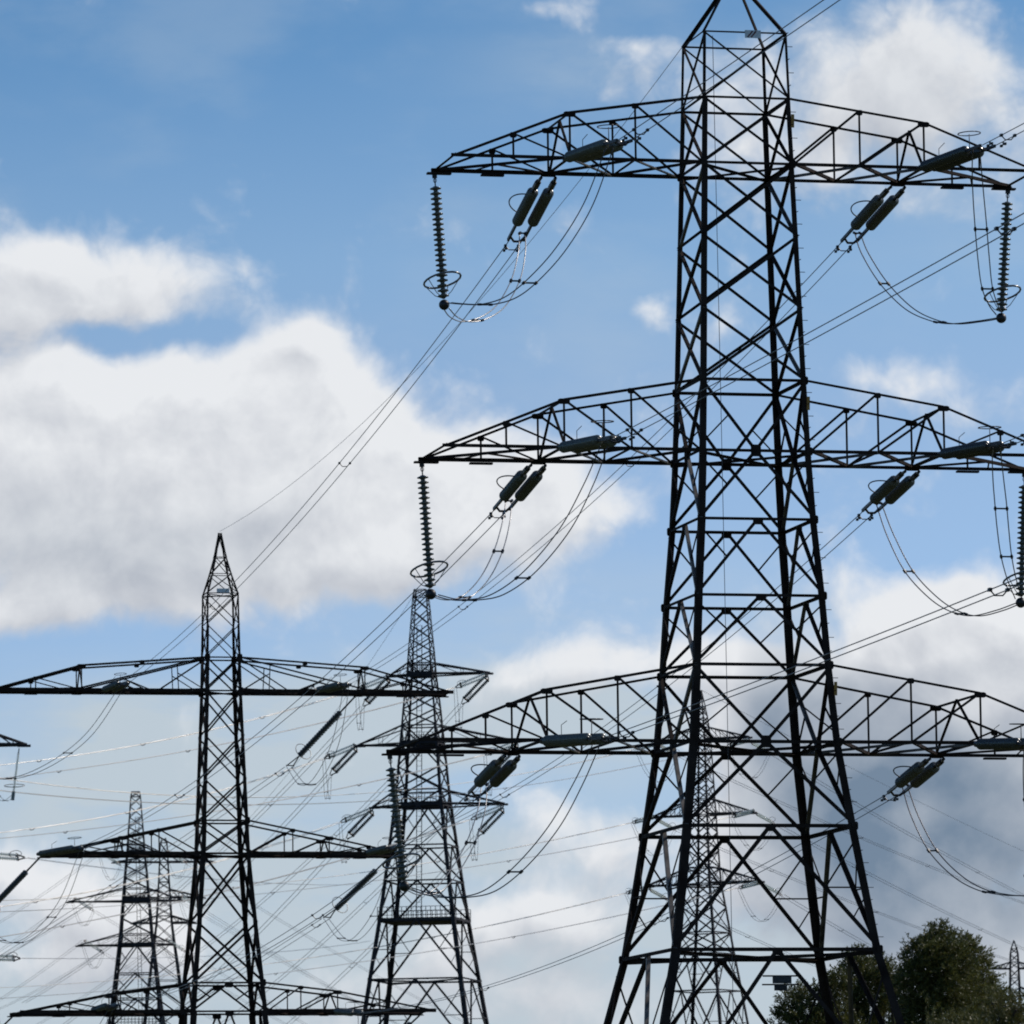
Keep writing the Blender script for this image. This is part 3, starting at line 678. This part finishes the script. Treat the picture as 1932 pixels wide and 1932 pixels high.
def power_line(S, E, sag, label, group, sep=.22, r=.016, mt=WIRE, spac=(), damp=False, n=48, nw=2, segs=5):
    S, E = V(S), V(E); T = thing('power_line', label, 'power line', S, 0, group); q = E - S
    hz_ = V((q.y, -q.x, 0)).normalized()
    def c(t): return q * t + V((0, 0, -4 * sag * t * (1 - t)))
    offs = [hz_ * (sep * k) for k in ((-1, 1) if nw == 2 else (0,))]
    for o in offs:
        b = MB(); b.tube([c(i / n) + o for i in range(n + 1)], r, segs); b.build('conductor', mt, T, True)
    L = q.length; d = q.normalized()
    for f in spac:
        p = c(f); b = MB()
        b.tube([p - hz_ * sep, p - hz_ * sep * .45 + V((0, 0, -.14)), p + hz_ * sep * .45 + V((0, 0, -.14)), p + hz_ * sep], max(.02, r * 1.2), 5)
        for o in offs: b.bar(p + o - d * .09, p + o + d * .09, .08)
        b.build('spacer', FIT, T)
    if damp:
        for o in offs:
            t0 = .9 / L; p = c(t0) + o; b = MB(); b.bar(p, p + V((0, 0, -.11)), .035)
            b.tube([p + V((0, 0, -.11)) - d * .22, p + V((0, 0, -.11)) + d * .22], .012, 5)
            for s in (-1, 1): b.bar(p + V((0, 0, -.11)) + d * (s * .22) - d * .06, p + V((0, 0, -.11)) + d * (s * .22) + d * .06, .075)
            b.build('vibration_damper', FIT, T)
    return T
def lone_wire(S, E, sag, label, r=.012, mt=WIRE, n=48):
    S, E = V(S), V(E); q = E - S; b = MB(); b.tube([q * (i / n) + V((0, 0, -4 * sag * (i / n) * (1 - i / n))) for i in range(n + 1)], r, 5)
    o = b.build('earth_wire', mt, None, True); o.location = S; o['label'] = label; o['category'] = 'earth wire'; o['group'] = 'thin earth wires from peak to peak'

# near tower > pointed tower
ENDB = {('top', -1): (236, 1288), ('middle', -1): (158, 1598), ('bottom', -1): (215, 1896), ('top', 1): (655, 1290), ('middle', 1): (745, 1598), ('bottom', 1): (680, 1912)}
STB = {('top', -1): (203, 1302), ('middle', -1): (78, 1612), ('bottom', -1): (182, 1907), ('top', 1): (604, 1303), ('middle', 1): (700, 1609), ('bottom', 1): (640, 1908)}
YB_ = {}
for (nm, s), e in ENDB.items():
    pe = at(*e, 371.0 + s * .8); YB_[nm, s] = pe
    power_line(YOKE_F[nm, s], pe, 1.4, f'twin conductors from the {side_name[s]} {nm} arm of the near pylon to the pointed pylon', 'spans between the near and the pointed pylon', spac=(.005, .31, .66), damp=True)
    ps = at(*STB[nm, s], 374.2 + s * .8)
    tension_pair(ps, pe, f'short-looking insulators along the {side_name[s]} {nm} arm of the pointed pylon, seen end-on', V((.28, .06, 0)), PORC, 16, 1.25, V((0, 0, 1)), 'strings of the pointed pylon', seg=10, flat=True, hang=.35, tail=.6)
# near tower > towards the viewer
az = R_(11.0)
for (nm, s), p in YOKE_N.items():
    e = p + V((math.sin(az), -math.cos(az), 0)) * 190 + V((0, 0, {'top': -3.2, 'middle': -.4, 'bottom': 2.0}[nm]))
    power_line(p, e, 1.0, f'twin conductors running from the {side_name[s]} {nm} arm of the near pylon past the viewer', 'spans from the near pylon past the viewer', spac=(.012, .24, .5, .75), damp=True, n=70)
pk = tip_world(TA, (0, 0, lvA[0][0] + 2.1)); pkB = tip_world(TB, (0, 0, 45.4))
lone_wire(pk, pkB, 2.3, 'thin earth wire from the peak of the near pylon to the pointed peak', .011)
lone_wire(pk, pk + V((math.sin(az), -math.cos(az), 0)) * 190 + V((0, 0, -3)), 1.8, 'thin earth wire from the peak of the near pylon past the viewer', .011)

# pointed tower: strings on its far side, jumpers, next spans
FS = {('top', 1): ((671, 1313), (545, 1447), (-700, 2180)), ('middle', 1): ((737, 1615), (615, 1733), (-700, 2440)), ('bottom', 1): ((800, 1908), (690, 2010), (-700, 2650)),
      ('top', -1): ((-12, 1309), (-110, 1430), (-1100, 2100)), ('middle', -1): ((76, 1617), (-40, 1738), (-1100, 2380)), ('bottom', -1): ((30, 1912), (-80, 2018), (-1100, 2620))}
for (nm, s), (a0, a1, a2) in FS.items():
    p, q = at(*a0, 378.6 + s), at(*a1, 383.5 + s)
    T = thing('insulator_string', f'dark sloping ribbed insulator hung from the {side_name[s]} {nm} arm of the pointed pylon', 'insulator', p, 0, 'strings of the pointed pylon'); v = q - p; d = v.normalized(); L = v.length
    b = MB(); b.tube([V((0, 0, 0)), d * L * .24], .06, 6); b.build('link', FIT, T)
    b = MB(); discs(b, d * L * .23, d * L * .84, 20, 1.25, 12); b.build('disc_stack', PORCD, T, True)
    b = MB(); x_ = d.orthogonal().normalized(); y_ = d.cross(x_)
    b.tube(ring_pts(d * L * .78, x_, y_, .55, .55), .025, 6); b.tube(ring_pts(d * L * .78, x_, d, .55, .5, .2, 2.9), .02, 6)
    b.build('arcing_ring', RINGM, T, True)
    b = MB(); hz_ = V((d.y, -d.x, 0)).normalized()
    for sg in (-1, 1): b.bar(d * L * .84, d * L * .99 + hz_ * .25 * sg, .05)
    b.bar(d * L * .98 - hz_ * .3, d * L * .98 + hz_ * .3, .06); b.build('yoke_bar', FIT, T)
    power_line(q, at(*a2, 560), 1.6, f'twin conductors leaving the {side_name[s]} {nm} arm of the pointed pylon towards lower left', 'spans beyond the pointed pylon', sep=.25, r=.018, spac=(.01, .2, .5))
    e = YB_[nm, s]
    # slack jumper round the arm end
    m1 = lerp(e, q, .5) + V((0, 0, -3.1)); m0 = lerp(e, m1, .45) + V((.1, 0, -.9)); m2 = lerp(q, m1, .5) + V((0, 0, -.75))
    jumper([e, m0, m1, m2, q], f'slack jumper loop hanging under the {side_name[s]} {nm} arm of the pointed pylon', WIRE, V((.24, .06, 0)), (.35, .62, .8), .018, 'jumper loops of the pointed pylon')

# pale strings on the far towers: one prototype copied about
def proto_string(mt, nm, rk=1.15):
    T = thing(nm, '', 'insulator')
    for s in (-1, 1):
        b = MB(); discs(b, V((.35, s * .24, 0)), V((3.6, s * .24, 0)), 15, rk, 8, True); b.build('disc_stack', mt, T, True)
    b = MB(); b.bar(V((0, 0, 0)), V((.35, -.32, 0)), .1); b.bar(V((0, 0, 0)), V((.35, .32, 0)), .1); b.bar(V((.35, -.4, 0)), V((.35, .4, 0)), .14); b.build('arm_yoke', FIT, T)
    b = MB(); b.bar(V((3.6, -.4, 0)), V((3.6, .4, 0)), .14)
    b.bar(V((3.6, -.32, 0)), V((4.3, -.05, 0)), .09); b.bar(V((3.6, .32, 0)), V((4.3, .05, 0)), .09)
    b.build('line_yoke', FIT, T)
    b = MB(); b.tube(ring_pts(V((3.3, 0, .35)), V((1, 0, 0)), V((0, 0, 1)), .55, .45), .03, 6); b.build('arcing_ring', RINGM, T, True)
    return T
PRO = {'pale': proto_string(GLASS, 'insulator_string', 1.1), 'dark': proto_string(PORCD, 'insulator_string')}; FRESH = {'pale': True, 'dark': True}
def place_string(kind, P, Q, label, group):
    src = PRO[kind]
    if FRESH[kind]: FRESH[kind] = False; r = src
    else:
        r = src.copy(); col.objects.link(r)
        for ch in src.children:
            c_ = ch.copy(); col.objects.link(c_); c_.parent = r
    P, Q = V(P), V(Q); d = (Q - P).normalized(); r.location = P
    r.rotation_mode = 'QUATERNION'; r.rotation_quaternion = d.to_track_quat('X', 'Z') @ Quaternion((1, 0, 0), R_(50)); k_ = (Q - P).length / 4.3; r.scale = (k_, k_, k_) if k_ > 1 else (k_, max(k_, .8), max(k_, .8))
    r['label'] = label; r['group'] = group
    return P + (Q - P)
def small_jumper(P, Q, drop, label, group):
    P, Q = V(P), V(Q); m_ = lerp(P, Q, .5) + V((0, 0, -drop))
    jumper([P, lerp(P, m_, .5) + V((0, 0, -drop * .22)), m_, lerp(Q, m_, .5) + V((0, 0, -drop * .22)), Q], label, WIRE, V((.22, .05, 0)), (.35, .65), .022, group)

lev = ['top', 'middle', 'bottom']
# platform tower C: lit strings and spans to the left, dark ones running away to the lower left
tipC = [[(735, 1276), (921, 1272)], [(673, 1406), (977, 1399)], [(704, 1526), (950, 1521)]]
leftC = [[(-90, 1452), (-90, 1478)], [(-90, 1580), (-90, 1589)], [(-90, 1722), (-90, 1782)]]
for i in range(3):
    for j in range(2):
        s = 'left' if j == 0 else 'right'; D0 = 700 + (2 if j == 0 else -6)
        x, y = tipC[i][j]; P = at(x, y, D0)
        q = place_string('pale', P, at(x - 62, y + 25, D0 - 1.0), f'pale insulators pointing left from the middle platform pylon\'s {s} {lev[i]} arm tip', 'pale strings of far pylons')
        q2 = place_string('dark', P + V((0, 0, -.25)), at(x - 50, y + 56, D0 + 2.5), f'dark insulators pointing down-left from the middle platform pylon\'s {s} {lev[i]} arm tip', 'dark strings of far pylons')
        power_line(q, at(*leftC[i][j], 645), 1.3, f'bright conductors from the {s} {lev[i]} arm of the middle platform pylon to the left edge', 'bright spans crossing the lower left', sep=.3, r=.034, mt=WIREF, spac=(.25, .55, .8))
        power_line(q2, at(x - 50 - 640, y + 56 + 560, 960), 3.0, f'conductors falling away to lower left from the {s} {lev[i]} arm of the middle platform pylon', 'spans falling away behind the pointed pylon', sep=.3, r=.03, spac=(.3,))
        small_jumper(q, q2, 3.6, f'slack jumper loop under the {s} {lev[i]} arm tip of the middle platform pylon', 'jumper loops of far pylons')
lone_wire(at(785, 1115, 700), at(300, 1690, 960), 4, 'faint earth wire falling to lower left from the middle platform pylon', .02)

# tower E: strings left and right
tipE = [[(1243, 1402), (1415, 1396)], [(1236, 1541), (1424, 1530)], [(1224, 1674), (1437, 1664)]]
leftE = [[(-120, 1448), (-120, 1476)], [(-120, 1700), (-120, 1724)], [(-120, 1868), (-120, 1890)]]
rightE = [[(2300, 1822), (2300, 1852)], [(2300, 1925), (2300, 1930)], [(2100, 2010), (2100, 1985)]]
for i in range(3):
    for j in range(2):
        s = 'left' if j == 0 else 'right'; D0 = DE + (3 if j == 0 else -3); x, y = tipE[i][j]; P = at(x, y, D0)
        q = place_string('pale', P, at(x - 44, y + 11, D0 - 2), f'pale insulators pointing left from the fine latticed pylon\'s {s} {lev[i]} arm tip', 'pale strings of far pylons')
        q2 = place_string('pale', P + V((0, 0, -.2)), at(x + 38, y + 24, D0 + 2), f'white insulators pointing right from the fine latticed pylon\'s {s} {lev[i]} arm tip', 'pale strings of far pylons')
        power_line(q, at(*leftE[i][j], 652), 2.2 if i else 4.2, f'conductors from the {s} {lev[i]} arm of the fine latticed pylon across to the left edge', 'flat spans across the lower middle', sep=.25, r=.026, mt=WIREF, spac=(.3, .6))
        power_line(q2, at(*rightE[i][j], 1150), 2.0, f'conductors from the {s} {lev[i]} arm of the fine latticed pylon down to the right', 'spans sloping down to the right edge', sep=.3, r=.03, spac=(.12, .35, .6))
        small_jumper(q, q2, 3.4, f'slack jumper loop under the {s} {lev[i]} arm tip of the fine latticed pylon', 'jumper loops of far pylons')
lone_wire(at(1323, 1302, DE), at(2300, 1760, 1150), 1.5, 'thin earth wire sloping down to the right from the fine latticed pylon', .022)
# tower F
tipF = [[(190, 1608), (315, 1605)], [(139, 1694), (341, 1690)], [(158, 1774), (312, 1771)]]
for i in range(3):
    for j in range(2):
        s = 'left' if j == 0 else 'right'; x, y = tipF[i][j]; P = at(x, y, 993)
        q = place_string('pale', P, at(x + 38, y + 24, 994), f'greenish insulators pointing right from the distant platform pylon\'s {s} {lev[i]} arm tip', 'pale strings of far pylons')
        power_line(q, at(x + 900, y + 470, 1500), 3.0, f'thin conductors from the {s} {lev[i]} arm of the distant platform pylon down to the right', 'thin spans of the distant platform pylon', sep=.3, r=.026)
        power_line(P, at(x - 420, y + 245, 1250), 2.0, f'thin conductors from the {s} {lev[i]} arm of the distant platform pylon down to the left', 'thin spans of the distant platform pylon', sep=.3, r=.026)
        small_jumper(q, P + V((-.3, 0, -.3)), 3.2, f'slack jumper loop under the {s} {lev[i]} arm tip of the distant platform pylon', 'jumper loops of far pylons')
# tower I at the left edge: a long pale hanging string, level tension strings
P = at(36, 1412, 601); Q = at(25, 1500, 601)
T = thing('insulator_string', 'long thin pale insulator hanging from the arm tip at the left edge', 'insulator', P, 0, 'strings at the left edge'); v = Q - P; d = v.normalized(); L = v.length
b = MB(); discs(b, d * .4, d * (L - .3), 24, .9, 8, True); b.build('disc_stack', GLASS, T, True)
b = MB(); b.tube(ring_pts(d * (L - .9), (1, 0, 0), (0, 1, .3), .95, .6), .04, 6); b.build('arcing_ring', RINGM, T, True)
b = MB(); b.bar(V((0, 0, 0)), d * .5, .1); b.bar(d * (L - .3), d * (L + .5), .3); b.build('clamp', RINGM, T)
small_jumper(Q, at(-20, 1470, 601), 1.2, 'slack jumper under the long hanging insulator at the left edge', 'jumper loops of far pylons')
for (x0, y0, x1, y1, w) in ((-40, 1612, 47, 1618, 'upper'), (-40, 1806, 38, 1808, 'lower')):
    place_string('pale', at(x0, y0, 600), at(x1, y1, 602), f'{w} level bright insulator strings entering at the left edge', 'strings at the left edge')
power_line(at(47, 1618, 602), at(700, 1668, 1200), 1.0, 'thin conductors from the upper level strings at the left edge', 'flat spans across the lower middle', sep=.25, r=.022)
power_line(at(38, 1808, 602), at(700, 1775, 1200), 1.0, 'thin conductors from the lower level strings at the left edge', 'flat spans across the lower middle', sep=.25, r=.022)

# ------------------------------------------------------------------ trees
LM = [leafmat('willow_leaves_dark', (.040, .046, .010), (.145, .142, .036)), leafmat('willow_leaves_light', (.070, .076, .018), (.20, .195, .060)), leafmat('bush_leaves', (.070, .072, .018), (.165, .150, .045))]
DT = 300.0
def make_tree(label, xc, clumps, mt, depth, n_leaf, seed, size=.17):
    """clumps: (x, y, r) read as crown lobes at the tree's own distance"""
    rnd = random.Random(seed); D = DT + depth; mpp = D / 12000; base = at(xc, 2390, D); base.z = 0
    T = thing('tree', label, 'tree', base, 0, 'trees along the bottom right')
    L = [(at(x, y + 12, D + rnd.uniform(-1.2, 1.2)) - base, r * mpp) for x, y, r in clumps]
    top = max(c.z for c, r in L); lowz = min(c.z for c, r in L)
    # hidden lower crown
    for k_ in range(5):
        L.append((V((rnd.uniform(-2.2, 2.2), rnd.uniform(-2, 2), lowz * (.45 + .1 * k_))), 2.4))
    b = MB(); pts = [V((0, 0, 0)), V((.1, 0, top * .3)), V((-.1, .1, top * .6)), V((0, 0, top * .9))]
    for (p, q), (r0, r1) in zip(zip(pts, pts[1:]), ((.32, .24), (.24, .15), (.15, .05))): 
        b.lathe(p, q, [(0, r0), ((q - p).length, r1)], 8)
    for c, r in L:
        z = max(1.5, c.z - r * 1.6); b.tube([V((0, 0, z * .8)), lerp(V((0, 0, z)), c, .5), c], .05, 5)
    b.build('trunk', BARK, T)
    vol = sum(r * r for c, r in L); vs, fs = [], []
    up = V((0, 0, 1))
    for li, (c, r) in enumerate(L):
        hidden = li >= len(clumps)
        nsp = int(n_leaf * (r * r / vol) / 14 * (.35 if hidden else 1.25))
        for k_ in range(nsp):
            while True:
                o = V((rnd.uniform(-1, 1), rnd.uniform(-1, 1), rnd.uniform(-1, 1)))
                if .0 < o.length < 1: break
            o = o.normalized() * (o.length ** .55)
            wob = 1 + .38 * math.sin(o.x * 7 + seed) * math.sin(o.z * 6 + li) + .18 * math.sin(o.y * 11 + o.z * 9 + li)
            p = c + V((o.x * r * wob, o.y * r * wob, o.z * r * 1.12 * wob))
            if rnd.random() < .45 and math.sin(p.x * 2.3 + li) * math.sin(p.z * 2.7 + seed) > .25: continue
            d = (o.normalized() * .7 + up * rnd.uniform(.1, 1.0) + V((rnd.gauss(.25, .35), rnd.gauss(0, .35), 0))).normalized()
            ln = rnd.uniform(.25, .5)
            for q in range(14):
                t = q / 13; w = p + d * (ln * t) + V((0, 0, -.10 * t * t))
                ax = (d + V((rnd.gauss(0, .55), rnd.gauss(0, .55), rnd.gauss(-.1, .45)))).normalized(); sdv = ax.cross(V((rnd.gauss(0, 1), rnd.gauss(0, 1), rnd.gauss(0, 1)))).normalized()
                l = size * rnd.uniform(.6, 1.25); wd = l * .26; i0 = len(vs)
                vs += [w, w + ax * (l * .45) + sdv * wd * .5, w + ax * l, w + ax * (l * .5) - sdv * wd * .5]; fs.append((i0, i0 + 1, i0 + 2, i0 + 3))
    b = MB(); b.v, b.f = vs, fs; b.build('crown', mt, T)
make_tree('tall dark leafy tree with a double top, right of the near pylon\'s leg', 1772, [(1742, 1786, 30), (1774, 1758, 20), (1760, 1775, 18), (1722, 1800, 16), (1772, 1774, 28), (1766, 1822, 50), (1725, 1830, 30), (1716, 1870, 30), (1770, 1890, 60), (1800, 1800, 26), (1795, 1850, 44), (1740, 1930, 50)], LM[0], 0, 260000, 3)
make_tree('tree with lighter right side just beyond the tall dark one', 1838, [(1816, 1766, 14), (1838, 1792, 14), (1818, 1776, 17), (1828, 1800, 28), (1842, 1830, 34), (1858, 1862, 30), (1850, 1900, 46), (1880, 1905, 24), (1830, 1870, 40)], LM[1], 3, 190000, 5)
make_tree('broad shadowy tree behind the near pylon\'s right leg', 1640, [(1610, 1800, 17), (1632, 1800, 16), (1618, 1830, 30), (1655, 1826, 26), (1680, 1825, 20), (1640, 1870, 46), (1685, 1870, 30), (1600, 1880, 34), (1690, 1920, 40)], LM[0], 12, 230000, 8)
make_tree('ragged tree at the left end of the row, behind the pylon\'s legs', 1530, [(1578, 1842, 20), (1562, 1862, 26), (1505, 1866, 20), (1490, 1890, 24), (1535, 1890, 34), (1480, 1925, 26), (1520, 1930, 40), (1570, 1915, 36)], LM[0], 6, 190000, 11)
make_tree('low yellowish bushy tree in the bottom right corner', 1905, [(1872, 1880, 24), (1888, 1905, 28), (1898, 1880, 20), (1925, 1882, 18), (1918, 1893, 20), (1880, 1920, 26), (1912, 1925, 30), (1940, 1905, 22), (1850, 1940, 24)], LM[2], -18, 110000, 14, .15)
make_tree('pale low bush in front of the tall trees\' feet', 1800, [(1790, 1925, 22), (1815, 1920, 22), (1765, 1938, 24), (1838, 1935, 20)], LM[2], -24, 80000, 17, .15)
